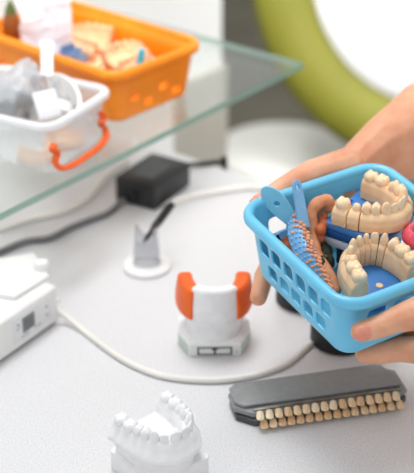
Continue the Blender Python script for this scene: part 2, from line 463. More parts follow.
# ------------------------------------------------------------------ teeth and dental arches (mm)
def sp(v, e): return math.copysign(abs(v) ** e, v)
def tooth_bm(w, d, h, kind):
    bm = bmesh.new(); NS, NR = 20, 12
    top = []
    for i in range(NR + 1):
        ph = -PI / 2 + PI * i / NR; ring = []
        rr = abs(math.cos(ph)) ** .55; z0 = sp(math.sin(ph), .75)
        for k in range(NS):
            th = 2 * PI * k / NS
            x = rr * sp(math.cos(th), .75) * w / 2; y = rr * sp(math.sin(th), .75) * d / 2; zz = z0
            t = (zz + 1) / 2
            z = -h * .35 + t * h * 1.35
            neck = .80 + .2 * min(1, t * 1.8)
            x *= neck; y *= neck
            if kind == 'molar':
                if t > .72:
                    g = sum(math.exp(-(((x / (w / 2) - a) ** 2 + (y / (d / 2) - c) ** 2) / .10)) for a in (-.48, .48) for c in (-.5, .5))
                    g2 = math.exp(-((x / w * 2) ** 2 / .05)) + math.exp(-((y / d * 2) ** 2 / .05))
                    z += h * (.20 * g - .10 * g2) * (t - .72) / .28
            elif kind == 'premolar':
                if t > .72:
                    g = sum(math.exp(-(((x / (w / 2)) ** 2 + (y / (d / 2) - c) ** 2) / .14)) for c in (-.55, .55))
                    g2 = math.exp(-((y / d * 2) ** 2 / .05))
                    z += h * (.22 * g - .12 * g2) * (t - .72) / .28
            elif kind == 'canine':
                y *= 1 - .55 * t ** 1.5; x *= 1 - .35 * max(0, t - .6) / .4
                z += h * .12 * t * (1 - abs(x) / (w / 2))
                y += d * .10 * t
            elif kind == 'incisor':
                y *= 1 - .70 * t ** 1.2; y += d * .14 * t; x *= .92 + .1 * t
            elif kind == 'peg':
                x *= 1 - .35 * t; y *= 1 - .40 * t
            ring.append(bm.verts.new((x, y, z)) if 0 < i < NR else (x, y, z))
        if i in (0, NR):
            zc = sum(p[2] for p in ring) / NS; top.append([bm.verts.new((0, sum(p[1] for p in ring) / NS, zc))])
        else: top.append(ring)
    for a, c in zip(top, top[1:]):
        for k in range(NS):
            j = (k + 1) % NS
            if len(a) == 1: bm.faces.new((a[0], c[j], c[k]))
            elif len(c) == 1: bm.faces.new((a[k], a[j], c[0]))
            else: bm.faces.new((a[k], a[j], c[j], c[k]))
    return bm

class Arch:
    def __init__(s, A, D, p=2.3, n=400):
        pts = []
        for i in range(n + 1):
            th = PI * i / n
            pts.append(V3((-A * sp(math.cos(th), 2 / p), D * sp(math.sin(th), 2 / p), 0)))
        s.pts = pts; s.L = [0]
        for a, c in zip(pts, pts[1:]): s.L.append(s.L[-1] + (c - a).length)
        s.len = s.L[-1]
    def __call__(s, l):
        l = max(0, min(s.len, l)); lo, hi = 0, len(s.L) - 1
        while hi - lo > 1:
            m = (lo + hi) // 2
            if s.L[m] <= l: lo = m
            else: hi = m
        f = (l - s.L[lo]) / max(1e-9, s.L[hi] - s.L[lo])
        p = s.pts[lo].lerp(s.pts[hi], f)
        a = s.pts[max(lo - 4, 0)]; c = s.pts[min(hi + 4, len(s.pts) - 1)]
        t = (c - a).normalized(); return p, t, V3((-t.y, t.x, 0))

def ridge(bm, ar, l0, l1, sec, step=2.0, scal=None):
    n = max(3, int((l1 - l0) / step)); rings = []
    for i in range(n + 1):
        l = l0 + (l1 - l0) * i / n; p, t, nn = ar(l)
        ring = []
        for a, z in sec:
            if scal and z > 1: z = z + scal(l, a, z); 
            ring.append(bm.verts.new(p + nn * a + V3((0, 0, z))))
        rings.append(ring)
    m = len(sec)
    for a, c in zip(rings, rings[1:]):
        for j in range(m): bm.faces.new((a[j], a[(j + 1) % m], c[(j + 1) % m], c[j]))
    bm.faces.new(rings[0][::-1]); bm.faces.new(rings[-1])

SET = [('molar', 10.2, 10.4, 6.0), ('molar', 10.4, 10.6, 6.4), ('premolar', 6.9, 9, 7), ('premolar', 7, 9, 7.4), ('canine', 7.6, 8, 9), ('incisor', 6.6, 6.6, 8), ('incisor', 8.2, 7, 9)]
def put_tooth(ar, l, z, spec, m, parent, lean=0.0, off=0.0, sc=1.0, jit=.0):
    kind, w, d, h = spec; p, t, nn = ar(l)
    bm = tooth_bm(w * sc * 1.03, d * sc, h * sc, kind)
    rot = Matrix((t, nn, V3((0, 0, 1)))).transposed().to_4x4()
    if jit: rot = rot @ Matrix.Rotation(random.uniform(-jit, jit), 4, 'Z') @ Matrix.Rotation(random.uniform(-jit, jit) * .5, 4, 'Y')
    mx = Matrix.Translation(p + nn * off + V3((0, 0, z))) @ rot @ Matrix.Rotation(-lean, 4, 'X')
    bmesh.ops.transform(bm, matrix=mx, verts=bm.verts)
    return obj('tooth', bm, m, parent, sharp=80)

def full_teeth(ar, z, m, parent, specs=None, **kw):
    specs = specs or (SET + SET[::-1])
    tot = sum(s[1] for s in specs); sc = ar.len / tot * .985
    l = ar.len * .0075
    for s_ in specs:
        put_tooth(ar, l + s_[1] * sc / 2, z, (s_[0], s_[1] * sc, s_[2] * kw.get('dsc', 1), s_[3]), m, parent, kw.get('lean', 0), kw.get('off', 0), 1, kw.get('jit', .06))
        l += s_[1] * sc

# ---- white plaster cast in front
p0 = at(113, 458, .014); p1 = at(208, 453, .014)
cc = at(160, 452, .018)
# arch opening looks back left; front teeth point right and a little forward
pa = at(128, 402, .040); pe = at(195, 427, .040)
ydir = (pe - pa); yaw = math.atan2(ydir.y, ydir.x) - PI / 2
wc_loc = at(160, 470, 0); yaw -= math.radians(20)
wc = thing('dental_cast', 'white plaster full jaw cast on a square plinth, in front on the desk', 'dental cast', wc_loc, yaw)
wi = wc.matrix_basis.inverted()
print('white cast local', [tuple(round(v * 1000) for v in wi @ q) for q in (p0, p1, pa, pe, at(115, 412, .04), at(155, 388, .04))])
b = bmesh.new()
prism(b, [(-26, -23), (-26, 23), (-23, 26), (23, 26), (26, 23), (26, -23), (23, -26), (-23, -26)], 0, 16, 1.2)
obj('plinth', b, M['white_plaster'], wc)
ar = Arch(19.2, 45, 2.7)
b = bmesh.new()
def scal(l, a, z): return .8 * math.sin(l * .8) if abs(a) > 5 and z > 9 else 0
ridge(b, ar, 0, ar.len, [(3.5, 0), (4, 10), (6.5, 13), (9.7, 15.5), (9.6, 18.5), (7.0, 23), (5.4, 27), (3.5, 30), (-3.5, 30), (-5.5, 25), (-7.5, 14), (-7, 0)], 1.5, scal)
ins = [ar(ar.len * i / 24)[0] * .95 for i in range(25)]
prism(b, [(p.x, p.y) for p in ins], 0, 19)
for i in range(5):
    ball(b, V3((0, 10 + i * 4.5, 18 + i * .9)), 8 - i * .4, 2, (1.5, 1, .5))
bmesh.ops.transform(b, matrix=Matrix.Translation((0, -22, 14)), verts=b.verts)
b = fuse(b, .8, 5)
obj('gum', b, M['white_plaster'], wc, sharp=180)
class Sh:
    def __init__(s, a, d): s.a = a; s.d = V3(d); s.len = a.len
    def __call__(s, l): p, t, n = s.a(l); return p + s.d, t, n
full_teeth(Sh(ar, (0, -22, 0)), 14 + 28.5, M['white_plaster'], wc, off=.5, lean=.08)

# ---- cast with orange wax
oloc = at(214, 340, 0)
oc = thing('dental_cast', 'white toothless cast with bright orange wax on both ends of its rim', 'dental cast', oloc, PI + .02)
# local +y faces the viewer after the half turn
b = bmesh.new()
prism(b, [(-29, -18), (29, -18), (30, 4), (21, 24), (-21, 24), (-30, 4)], 0, 13, 1.0)
obj('plinth', b, M['white_plaster'], oc)
b = bmesh.new(); box(b, (0, 24.3, 6), (40, .8, 10.5), .2); obj('label_strip', b, M['label'], oc)
b = bmesh.new()
for c, s in (((-13.5, 24.9, 6), (1.4, .5, 7.2)), ((13.5, 24.9, 6), (1.4, .5, 7.2)), ((0, 24.9, 9.2), (27, .5, 1.0)), ((0, 24.9, 2.6), (27, .5, 1.0)), ((0, 24.9, 6), (1.6, .5, 6)), ((0, 24.9, 7.6), (4.6, .5, 1.3))):
    box(b, c, s)
obj('label_marking', b, M['ink'], oc, smooth=False)
b = bmesh.new(); ball(b, (-17.5, 24.7, 5), 1.6, 2, (1, .35, 1)); obj('label_dot', b, M['pale_green'], oc)
for sgn in (-1, 1):
    b = bmesh.new(); box(b, (sgn * 25.6, 14.2, 6), (.8, 19, 9), .2, rot=Matrix.Rotation(sgn * .42, 3, 'Z')); obj('side_label', b, M['pale_green'], oc)
ar2 = Arch(23, 36, 2.5); sh2 = Sh(ar2, (0, -15, 0))
b = bmesh.new(); ridge(b, sh2, 0, ar2.len, [(1, 12), (1.5, 20), (5, 29), (6.5, 33), (5, 37), (2, 39), (-5, 39), (-7, 30), (-8, 12)], 2)
prism(b, [((ar2(ar2.len * i / 20)[0] * .9).x, (ar2(ar2.len * i / 20)[0] * .9).y - 15) for i in range(21)], 12, 30)
b = fuse(b, 1.0, 6); obj('gum', b, M['white_plaster'], oc, sharp=180)
# wax rim: white middle, orange ends
rimsec = [(7.2, 0), (7.0, 6), (5.5, 15), (4.0, 16.4), (-2.5, 16.4), (-4, 15), (-4.6, 6), (-4.6, 0)]
b = bmesh.new(); ridge(b, Sh(ar2, (0, -15, 35)), ar2.len * .33, ar2.len * .67, [(a, z * 1.75) for a, z in rimsec], 2)
b = fuse(b, .9, 6); obj('bite_rim', b, M['white_plaster'], oc, sharp=180)
for l0, l1 in ((.06, .355), (.645, .94)):
    b = bmesh.new(); ridge(b, Sh(ar2, (0, -15, 35)), ar2.len * l0, ar2.len * l1, [(a * 1.3, z * 1.6) for a, z in rimsec], 2)
    b = fuse(b, .9, 8); q = obj('wax_block', b, M['wax'], oc, sharp=180)
    q['label'] = 'bright orange wax block'

# ------------------------------------------------------------------ casts in the basket
def bthing(name, label, cat, loc, rot=None, group=None):
    mx = BM @ Matrix.Translation(V3(loc) * MM)
    if rot is not None: mx = mx @ rot.to_4x4()
    return thing(name, label, cat, mtx=mx, group=group)

DIE = [(6.5, 0), (7.2, 6), (6.6, 12), (5, 15), (3.2, 17), (-3.2, 17), (-5, 14), (-6, 6), (-6, 0)]
# lower cast: arms open to the viewer
lc = bl(375, 281.5, 24)
print('lower cast at', lc)
LZ = 24.0
lcz = Matrix.Rotation(math.radians(-4), 3, 'Z') @ Matrix.Rotation(math.radians(4), 3, 'X')
lo = bthing('dental_model', 'beige sectioned tooth arch on a round blue base, nearest the basket front', 'dental cast', (lc.x, lc.y, LZ), lcz)
b = bmesh.new(); prism(b, [(23.5 * math.cos(2 * PI * i / 48), 19 * math.sin(2 * PI * i / 48) + 2) for i in range(48)], -4, 2, .8); prism(b, [(15 * math.cos(2 * PI * i / 48), 14 * math.sin(2 * PI * i / 48) + 4) for i in range(48)], -19, -3.5, .8); obj('base_plate', b, M['blue_base'], lo)
b = bmesh.new(); lathe(b, [(0, 1.8), (2.6, 1.8), (2.6, 2.5), (2.2, 2.8), (0, 2.8)], 20, False)
bmesh.ops.transform(b, matrix=Matrix.Translation((-1, -7, 0)), verts=b.verts); obj('pin', b, M['beige'], lo)
arL = Arch(22, 36, 2.3); shL = Sh(arL, (0, -15, 2))
cuts = [0, .27, .36, .44, .50, .56, .63, .70, 1]
kinds = [None, 'peg', 'canine', 'peg', 'peg', 'incisor', 'canine', None]
for i in range(len(cuts) - 1):
    l0, l1 = cuts[i] * arL.len + .35, cuts[i + 1] * arL.len - .35
    b = bmesh.new(); ridge(b, shL, l0, l1, DIE if (0 < i < 7) else [(a * 1.12, z) for a, z in DIE], 1.5)
    if i in (0, 7): b = fuse(b, .7, 5)
    else: bmesh.ops.bevel(b, geom=list(b.edges), offset=.35, segments=1, affect='EDGES')
    obj('die_section', b, M['beige'], lo, sharp=55)
    if kinds[i]:
        w = (l1 - l0)
        put_tooth(shL, (l0 + l1) / 2, 16, (kinds[i], w, 7.4, 9.5 if kinds[i] == 'peg' else 9), M['beige_tooth'], lo, jit=.1)
for spec, l in ((SET[0], .055), (SET[1], .145), (SET[2], .225), (SET[3], .745), (SET[1], .83), (SET[0], .935)):
    put_tooth(shL, l * arL.len, 16, (spec[0], spec[1] * 1.02, spec[2] * 1.05, spec[3] * 1.05), M['beige_tooth'], lo, jit=.08)

# upper cast on a stack of plates
uc = bl(374, 198.5, 54) + V3((-3.5, -5.5, 1)); 
print('upper cast at', uc)
UZ = 42.0
uyaw = math.atan2(-46, 21) - PI / 2
urot = Matrix.Rotation(uyaw, 3, 'Z') @ Matrix.Rotation(math.radians(2), 3, 'X')
up_ = bthing('dental_model', 'beige tooth arch with saw cuts on stacked blue and grey plates, topmost in blue basket', 'dental cast', (uc.x, uc.y, UZ), urot)
def plate(name, z0, z1, m, gx=0, gy=0, dx=0, dy=0, bev=.8):
    b = bmesh.new(); prism(b, [(x + dx, y + dy) for x, y in [(-26 - gx, -26 - gy), (-9, -26 - gy), (-9, -22 - gy), (9, -22 - gy), (9, -26 - gy), (28 + gx, -26 - gy), (28 + gx, 6), (18, 19 + gy), (-18, 19 + gy), (-26 - gx, 6)]], z0, z1, bev)
    return obj(name, b, m, up_)
plate('top_plate', -3, 2.0, M['blue_base'])
plate('base_plate', -10, -3, M['dark_blue'], .2, 0)
plate('mount_plate', -17, -10.2, M['grey_plate'], .4, .3)
b = bmesh.new(); box(b, (3, -3, -27), (36, 32, 20), 2); obj('foot', b, M['black'], up_)
b = bmesh.new(); lathe(b, [(0, 1.8), (3.2, 1.8), (3.2, 2.6), (2.8, 2.9), (0, 2.9)], 20, False)
bmesh.ops.transform(b, matrix=Matrix.Translation((4, -4, 0)), verts=b.verts); obj('pin', b, M['beige'], up_)
arU = Arch(21, 41, 2.3); shU = Sh(arU, (0, -20, 2))
cutsU = [0, .42, .80, .885, 1]
UD = [(7, 0), (7.8, 6), (7, 11), (5.5, 13), (3.2, 14.5), (-3.2, 14.5), (-5.2, 12), (-6.4, 6), (-6.4, 0)]
for i in range(4):
    l0, l1 = cutsU[i] * arU.len + .3, cutsU[i + 1] * arU.len - .3
    b = bmesh.new(); ridge(b, shU, l0, l1, UD if i else [(a * 1.08, z * 1.1) for a, z in UD], 1.5)
    b = fuse(b, .7, 5); obj('die_section', b, M['beige'], up_, sharp=60)
specs = [(SET[0], .055), (SET[1], .15), (SET[2], .265), (SET[3], .33), (SET[4], .40), (SET[5], .455), (SET[6], .51), (SET[5], .57), (SET[4], .63), (SET[3], .70), (SET[2], .765), (('peg', 7.5, 8, 6), .84), (SET[1], .945)]
for s_, l in specs:
    put_tooth(shU, l * arU.len, 13.2 + (1.4 if l < .42 else 0), s_, M['beige_tooth'], up_, jit=.1)

# pink piece at the right edge
pk = bl(409, 247, 36)
pn = bthing('denture_piece', 'pink acrylic gum piece with knobbly edge at the right side of the basket', 'denture', (pk.x + 7, pk.y + 1, 42), Matrix.Rotation(.5, 3, 'Z'))
b = bmesh.new()
arP = Arch(9, 14, 2.2); ridge(b, Sh(arP, (0, -8, 0)), 0, arP.len, [(4.5, -2), (5, 2), (3, 6), (-3, 6), (-4.5, 2), (-4, -2)], 2)
for i in range(9):
    p, t, n_ = arP(arP.len * (i + .5) / 9); ball(b, p + V3((0, -8, 6)), random.uniform(2.2, 3.2), 2)
b = fuse(b, .8, 3); obj('gum', b, M['pink'], pn, sharp=180)

# ------------------------------------------------------------------ impression trays
def ribbon(bm, path, halfw, thick, side):
    """flat band along path; halfw(i/n); side: in-plane sideways direction"""
    path = [V3(p) for p in path]; n = len(path); rings = []
    for i, p in enumerate(path):
        t = (path[min(i + 1, n - 1)] - path[max(i - 1, 0)]).normalized()
        s = (side - t * side.dot(t)).normalized(); u = s.cross(t); w = halfw(i / (n - 1))
        rings.append([bm.verts.new(p + s * a * w + u * c * thick / 2) for a, c in ((-1, -.6), (-.9, -1), (.9, -1), (1, -.6), (1, .6), (.9, 1), (-.9, 1), (-1, .6))])
    for a, c in zip(rings, rings[1:]):
        for j in range(8): bm.faces.new((a[j], a[(j + 1) % 8], c[(j + 1) % 8], c[j]))
    bm.faces.new(rings[0][::-1]); bm.faces.new(rings[-1])

def paddle(bm, out, hole, thick):
    """flat plate with outline out (2D list) and one hole loop (same count), extruded"""
    n = len(out)
    for z, in ((-thick / 2,), (thick / 2,)):
        pass
    a0 = [bm.verts.new((x, y, -thick / 2)) for x, y in out]; a1 = [bm.verts.new((x, y, thick / 2)) for x, y in out]
    h0 = [bm.verts.new((x, y, -thick / 2)) for x, y in hole]; h1 = [bm.verts.new((x, y, thick / 2)) for x, y in hole]
    for i in range(n):
        j = (i + 1) % n
        bm.faces.new((a0[i], a0[j], a1[j], a1[i])); bm.faces.new((h0[j], h0[i], h1[i], h1[j]))
        bm.faces.new((a1[i], a1[j], h1[j], h1[i])); bm.faces.new((a0[j], a0[i], h0[i], h0[j]))

def plane_frame(o, x, y):
    """frame with origin o, x axis towards x, y roughly towards y (all local mm)"""
    ex = (x - o).normalized(); n = ex.cross(y - o).normalized(); ey = n.cross(ex)
    return Matrix.Translation(o) @ Matrix((ex, ey, n)).transposed().to_4x4(), (x - o).length

# cyan tray: handle paddle leaning over the back left corner
b0 = bl(296, 226, 40); b1 = bl(263, 187, 68); bs = bl(286, 190, 68)
ty = bthing('impression_tray', 'pale cyan impression tray, flat paddle handle leaning over the left rim', 'impression tray', b0)
fr, LN = plane_frame(b0, b1, bs)
fr = Matrix.Translation(-b0) @ fr
n = 40; out = []; hole = []
for i in range(n):
    a = 2 * PI * i / n
    # long leaf shape: narrow neck at x=0, wide rounded end at x=LN
    cx = LN * .5 * (1 - math.cos(a)); 
    f = cx / LN
    wv = (3.6 + 4.6 * math.sin(min(1, f * 1.15) * PI * .62)) * (1 if f < .62 else math.sqrt(max(0.02, 1 - ((f - .62) / .38) ** 2)))
    out.append((cx, wv * (1 if a < PI else -1)))
    hole.append((LN * .58 - 2.3 * math.cos(a), 2.3 * math.sin(a)))
b = bmesh.new(); paddle(b, out, hole, 2.0); bmesh.ops.transform(b, matrix=fr, verts=b.verts)
obj('handle', b, M['cyan_tray'], ty, mods=[('BEVEL', dict(width=.0006, segments=2, limit_method='ANGLE'))])
# its trough: a short U wall with terracotta inside, just below the rim
t0, t1 = bl(276, 243, 34), bl(297, 232, 36)
b = bmesh.new()
mid = (t0 + t1) / 2
pth = smooth_path([bl(276, 246, 28), bl(277, 236, 36), bl(287, 231, 38), bl(297, 230, 38), bl(298, 222, 40)], 6)
sweep(b, [p - b0 for p in pth], [(-1, -12), (1, -12), (1, 2), (-1, 2)])
obj('tray_wall', b, M['blue_tray'], ty, mods=[('BEVEL', dict(width=.0005, segments=2, limit_method='ANGLE'))])
b = bmesh.new()
for px, py, z, r in ((281, 243, 28, 5), (286, 247, 26, 6), (290, 241, 28, 5.5), (285, 239, 30, 5), (290, 253, 22, 6)):
    ball(b, bl(px, py, z) - b0, r, 2)
obj('impression_material', fuse(b, 1, 4), M['rust'], ty, sharp=180)

# steel blue perforated tray with tall slim handle
c0 = bl(304, 228, 46); c1 = bl(296, 180, 74); cs = bl(309, 226, 46)
by = bthing('impression_tray', 'steel blue perforated impression tray with tall slotted handle and orange beads', 'impression tray', c0)
fr, LN = plane_frame(c0, c1, cs)
fr = Matrix.Translation(-c0) @ fr
out = []; hole = []
for i in range(n):
    a = 2 * PI * i / n; cx = LN * .5 * (1 - math.cos(a)); f = cx / LN
    wv = (4.6 - .9 * f) * (1 if f < .88 else math.sqrt(max(.02, 1 - ((f - .88) / .12) ** 2)))
    out.append((cx, wv * (1 if a < PI else -1)))
    hole.append((LN * .84 - LN * .07 * math.cos(a), 1.5 * math.sin(a)))
b = bmesh.new(); paddle(b, out, hole, 2.2); bmesh.ops.transform(b, matrix=fr, verts=b.verts)
obj('handle', b, M['blue_tray'], by, mods=[('BEVEL', dict(width=.0006, segments=2, limit_method='ANGLE'))])
# tray shell: curved perforated strip from the handle towards the front
pl = smooth_path([bl(288, 216, 46), bl(287, 236, 42), bl(295, 257, 37), bl(310, 278, 30), bl(324, 296, 24)], 8)
pr_ = smooth_path([bl(303, 222, 47), bl(312, 240, 45), bl(319, 256, 42), bl(327, 274, 38), bl(334, 292, 34)], 8)
b = bmesh.new(); NC = 7; G = []
for i, (a, c) in enumerate(zip(pl, pr_)):
    row = []
    for k in range(NC):
        f = k / (NC - 1); p = a.lerp(c, f); p.z += 5.0 * math.sin(PI * f)
        row.append(p)
    G.append(row)
vv = [[b.verts.new(p - c0) for p in r_] for r_ in G]
for i in range(len(vv) - 1):
    for k in range(NC - 1): b.faces.new((vv[i][k], vv[i][k + 1], vv[i + 1][k + 1], vv[i + 1][k]))
obj('tray_shell', b, M['blue_tray'], by, mods=[('SOLIDIFY', dict(thickness=.0014, offset=-1)), ('SUBSURF', dict(levels=1, render_levels=2))])
# beads of impression material squeezed through the holes, and the dimples without beads
beads = bmesh.new(); dim = bmesh.new()
NI = len(G)
for i in range(2, NI - 1, 2):
    for k in range(6):
        f = (k + .5 + (.5 if (i // 2) % 2 else 0)) / 6.6
        if f > .97: continue
        kk = f * (NC - 1); k0 = min(int(kk), NC - 2); p = G[i][k0].lerp(G[i][k0 + 1], kk - k0)
        filled = f > .55 or (i < 7 and f > .3) or (i > 18 and random.random() < .5) or random.random() < .05
        r = random.uniform(1.2, 1.9) if filled else 1.1
        ball(beads if filled else dim, p - c0 + V3((0, 0, .6 if filled else .1)), r, 2, (1, 1, .8))
obj('impression_bead', beads, M['terra'], by)
obj('tray_hole_rim', dim, M['blue_tray'], by)

# terracotta U impression standing behind
d0 = bl(322, 245, 24)
tr = bthing('impression', 'terracotta horseshoe impression with dark hollow, behind the steel blue tray', 'impression', d0)
pts = smooth_path([bl(316, 256, 24), bl(312, 232, 36), bl(312, 211, 50), bl(321, 201, 55), bl(328, 201, 53), bl(331, 206, 48)], 6)
pts2 = smooth_path([bl(336, 290, 14), bl(331, 277, 18), bl(323, 264, 22), bl(316, 254, 26)], 6)
b = bmesh.new()
for i in range(0, len(pts2)): ball(b, pts2[i] - d0, 4.2, 2)
for i in range(len(pts)): ball(b, pts[i] - d0, 4.6 + .5 * math.sin(i * .9), 2)
obj('impression_wall', fuse(b, .9, 5), M['terra'], tr, sharp=180)
b = bmesh.new()
for px, py, z, r in ((321, 224, 28, 7), (322, 243, 22, 7), (326, 262, 16, 7), (324, 252, 19, 7)): ball(b, bl(px, py, z) - d0, r, 2)
for i in range(26): ball(b, bl(random.uniform(319, 327), random.uniform(218, 268), 25) - d0, random.uniform(1.5, 3), 1)
obj('impression_hollow', fuse(b, .9, 3), M['olive'], tr, sharp=180)
b = bmesh.new()
for px, py, z, r in ((320, 230, 38, 5), (323, 224, 40, 4.6), (319, 238, 32, 4.5), (324, 217, 42, 3.4)): ball(b, bl(px, py, z) - d0, r, 2)
obj('impression_lump', fuse(b, .8, 4), M['rust'], tr, sharp=180)

# ------------------------------------------------------------------ person: two arms reaching in from the right, hands under the basket
person = thing('person', 'person at the right holding the blue basket with both bare hands', 'person', (.55, 1.0, FLOOR))
pinv = person.matrix_basis.inverted()
def chain(bm, pts):
    """pts: (x,y,z,r) joints in basket mm; dense tapered spheres"""
    for (a, c) in zip(pts, pts[1:]):
        A, Cc = V3(a[:3]), V3(c[:3]); L = (Cc - A).length; k = max(2, int(L / (min(a[3], c[3]) * .28)))
        for i in range(k + 1):
            f = i / k; ball(bm, A.lerp(Cc, f), a[3] + (c[3] - a[3]) * f, 2)
def hull(bm, pts):
    b2 = bmesh.new()
    for x, y, z, r in pts: ball(b2, V3((x, y, z)), r, 2)
    g = bmesh.ops.convex_hull(b2, input=list(b2.verts))
    bad = [v for v in b2.verts if not v.link_faces]
    bmesh.ops.delete(b2, geom=[e for e in g['geom_interior'] if isinstance(e, bmesh.types.BMVert)] + bad, context='VERTS')
    bmesh.ops.recalc_face_normals(b2, faces=b2.faces); merge(bm, b2)
def arm(fingers, palm, fore, nails, thumbweb=None, side=None):
    b = bmesh.new()
    for f in fingers: chain(b, f)
    hull(b, palm)
    if thumbweb: hull(b, thumbweb)
    if side: hull(b, side)
    for a, c in zip(fore, fore[1:]): 
        hull(b, a + c)
    b = fuse(b, 1.3, 7)
    bmesh.ops.scale(b, vec=(MM,) * 3, verts=b.verts); bmesh.ops.transform(b, matrix=BM, verts=b.verts)
    q = obj('arm', b, M['skin'], person, scale=1, sharp=180); q.matrix_parent_inverse = pinv
    for (c, d, nrm, ln, wd) in nails:
        d = V3(d).normalized(); nn = V3(nrm); nn = (nn - d * nn.dot(d)).normalized(); s = d.cross(nn)
        nb = bmesh.new(); ball(nb, (0, 0, 0), 1, 3)
        for v in nb.verts:
            v.co = V3((sp(v.co.x, .8) * ln, sp(v.co.y, .8) * wd, v.co.z * 1.1 - .9 * (v.co.y ** 2)))
        bmesh.ops.transform(nb, matrix=Matrix.Translation(c) @ Matrix((d, s, nn)).transposed().to_4x4(), verts=nb.verts)
        bmesh.ops.scale(nb, vec=(MM,) * 3, verts=nb.verts); bmesh.ops.transform(nb, matrix=BM, verts=nb.verts)
        k = obj('fingernail', nb, M['nail'], q, scale=1, sharp=180)
        k.matrix_parent_inverse = (q.matrix_parent_inverse.inverted() if False else Matrix.Identity(4))
    return q

# right hand of the person, along the rear wall (thumb up on the rim side, fingers under the bottom)
def pj(q, r): return (q.x, q.y, q.z, r)
R_thumb = [pj(byp(345, 166, 90), 14.5), pj(byp(311, 175, 86), 12), pj(byp(282, 189, 81), 9), (-40, 77, 45.5, 7.2)]
R_index = [(4, 86, -4, 10.5), (-20, 79, -9, 9.2), (-40, 65, -13.5, 8.0), (-57, 46, -14.5, 6.8)]
R_mid = [(6, 68, -16, 11), (-16, 50, -12.5, 9.4), (-24, 34, -11.5, 8.6), (-27, 22, -10.4, 7.6)]
R_ring = [(12, 52, -20, 10.5), (-4, 30, -12.5, 9), (-10, 16, -11, 8.2), (-12, 6, -10.2, 7.4)]
R_pink = [(20, 40, -20, 9.5), (10, 20, -11.5, 7.8), (6, 8, -10, 7.2), (4, -2, -9.3, 6.4)]
R_palm = [(4, 86, -4, 10.5), (6, 68, -16, 11), (12, 52, -20, 10.5), (20, 40, -20, 9.5), (68, 62, -22, 14), (72, 86, -8, 15)]
R_side = [(4, 86, -4, 10), (72, 86, -8, 15), (52, 92, 34, 14), (70, 92, 26, 17)]
R_web = [(48, 91, 38, 14), (14, 87, 42, 9), (4, 86, 0, 9.5), (30, 90, 18, 12)]
R_fore = [[(60, 96, 36, 16), (72, 86, -6, 15)], [(96, 104, 48, 19), (96, 98, 24, 18)], [(150, 116, 54, 26), (150, 110, 26, 24)], [(290, 140, 60, 34), (288, 134, 32, 33)]]
ra = arm([R_thumb, R_index, R_mid, R_ring, R_pink], R_palm, R_fore,
    [((-37, 80, 51.6), (-20, -4, -2), (0, .5, 1), 5.4, 4.4)], R_web, R_side)
# left hand of the person, at the front wall
L_thumb = [(60, -86, 14, 16), pj(byp(424, 311, -82), 12.5), pj(byp(398, 319, -79.5), 9.4), pj(byp(378, 327, -76), 8.2), pj(byp(361, 331.5, -72.5), 7.4)]
L_index = [(22, -72, -13, 12), pj(bl(400, 349, -10), 9.6), pj(bl(381, 352, -9), 8.8), pj(bl(365, 353, -8.5), 7.6)]
L_mid = [(28, -54, -17, 11.5), (6, -42, -12.5, 9.8), (-10, -34, -11, 9), (-20, -28, -10.2, 8)]
L_ring = [(32, -38, -18, 10.5), (12, -24, -12, 9.2), (-2, -16, -10.6, 8.4), (-12, -10, -9.8, 7.4)]
L_pink = [(38, -24, -18, 9.5), (24, -8, -11, 8), (14, 0, -10, 7.4), (8, 6, -9.4, 6.5)]
L_palm = [(20, -72, -13, 12), (28, -54, -17, 11.5), (32, -38, -18, 10.5), (40, -26, -18, 9.5), (80, -62, -20, 16), (84, -84, -2, 16), (60, -87, 4, 12)]
L_web = [(64, -86, 8, 16), (26, -84, 8, 11), (18, -74, -12, 11), (40, -84, 0, 13)]
L_fore = [[(80, -62, -20, 16), (84, -84, -2, 16)], [(120, -66, -20, 19), (120, -80, -6, 19)], [(190, -62, -26, 25), (190, -78, -10, 25)], [(300, -50, -34, 33), (300, -66, -18, 33)]]
la = arm([L_thumb, L_index, L_mid, L_ring, L_pink], L_palm, L_fore,
    [(V3(L_thumb[4][:3]).lerp(V3(L_thumb[3][:3]), -.12) + V3((-.15, -.86, .5)).normalized() * 7.0, V3(L_thumb[4][:3]) - V3(L_thumb[3][:3]), (-.15, -.86, .5), 5.8, 5.2)], L_web)
print('R thumb px', [bp(p[:3]) for p in R_thumb], 'index', [bp(p[:3]) for p in R_index])
print('L thumb px', [bp(p[:3]) for p in L_thumb], 'index', [bp(p[:3]) for p in L_index])

# ------------------------------------------------------------------ shade guide
g0 = at(247, 428, 0); g1 = at(405, 405, 0); gb = at(233, 402, .012)
gx = (g1 - g0); gl = gx.length * 1000; gyaw = math.atan2(gx.y, gx.x)
sg = thing('shade_guide', 'grey tooth shade guide with two rows of cream tooth tabs, on the desk', 'shade guide', g0 + V3((0, 0, 0)), gyaw)
gd = 37
print('shade guide length', gl)
b = bmesh.new(); prism(b, [(6, 0), (gl - 2, 0), (gl + 2, 4), (gl + 2, gd - 8), (gl - 6, gd), (0, gd), (-6, gd - 7), (-6, 10)], 0, 5.5, 1.2); obj('base', b, M['guide_dark'], sg)
b = bmesh.new(); prism(b, [(5, 3), (gl - 1, 3), (gl + 3, 6), (gl + 3, gd - 6), (gl - 5, gd), (0, gd), (-7, gd - 6), (-7, 13)], 6.0, 11, 1.5); obj('tray', b, M['guide'], sg)
b = bmesh.new(); prism(b, [(0, 9), (gl - 1, 9), (gl + 1, 12), (gl - 7, gd - 1), (gl - 11, gd + 1), (0, gd + 1), (-6, gd - 4), (-6, 15)], 11.5, 14.5, 1.2); obj('cover', b, M['guide'], sg)
b = bmesh.new(); box(b, (gl / 2 + 2, 5.8, 11.8), (gl - 8, 3.2, 1.6), .4); obj('metal_rail', b, M['steel'], sg)
NT = 16
tb = []
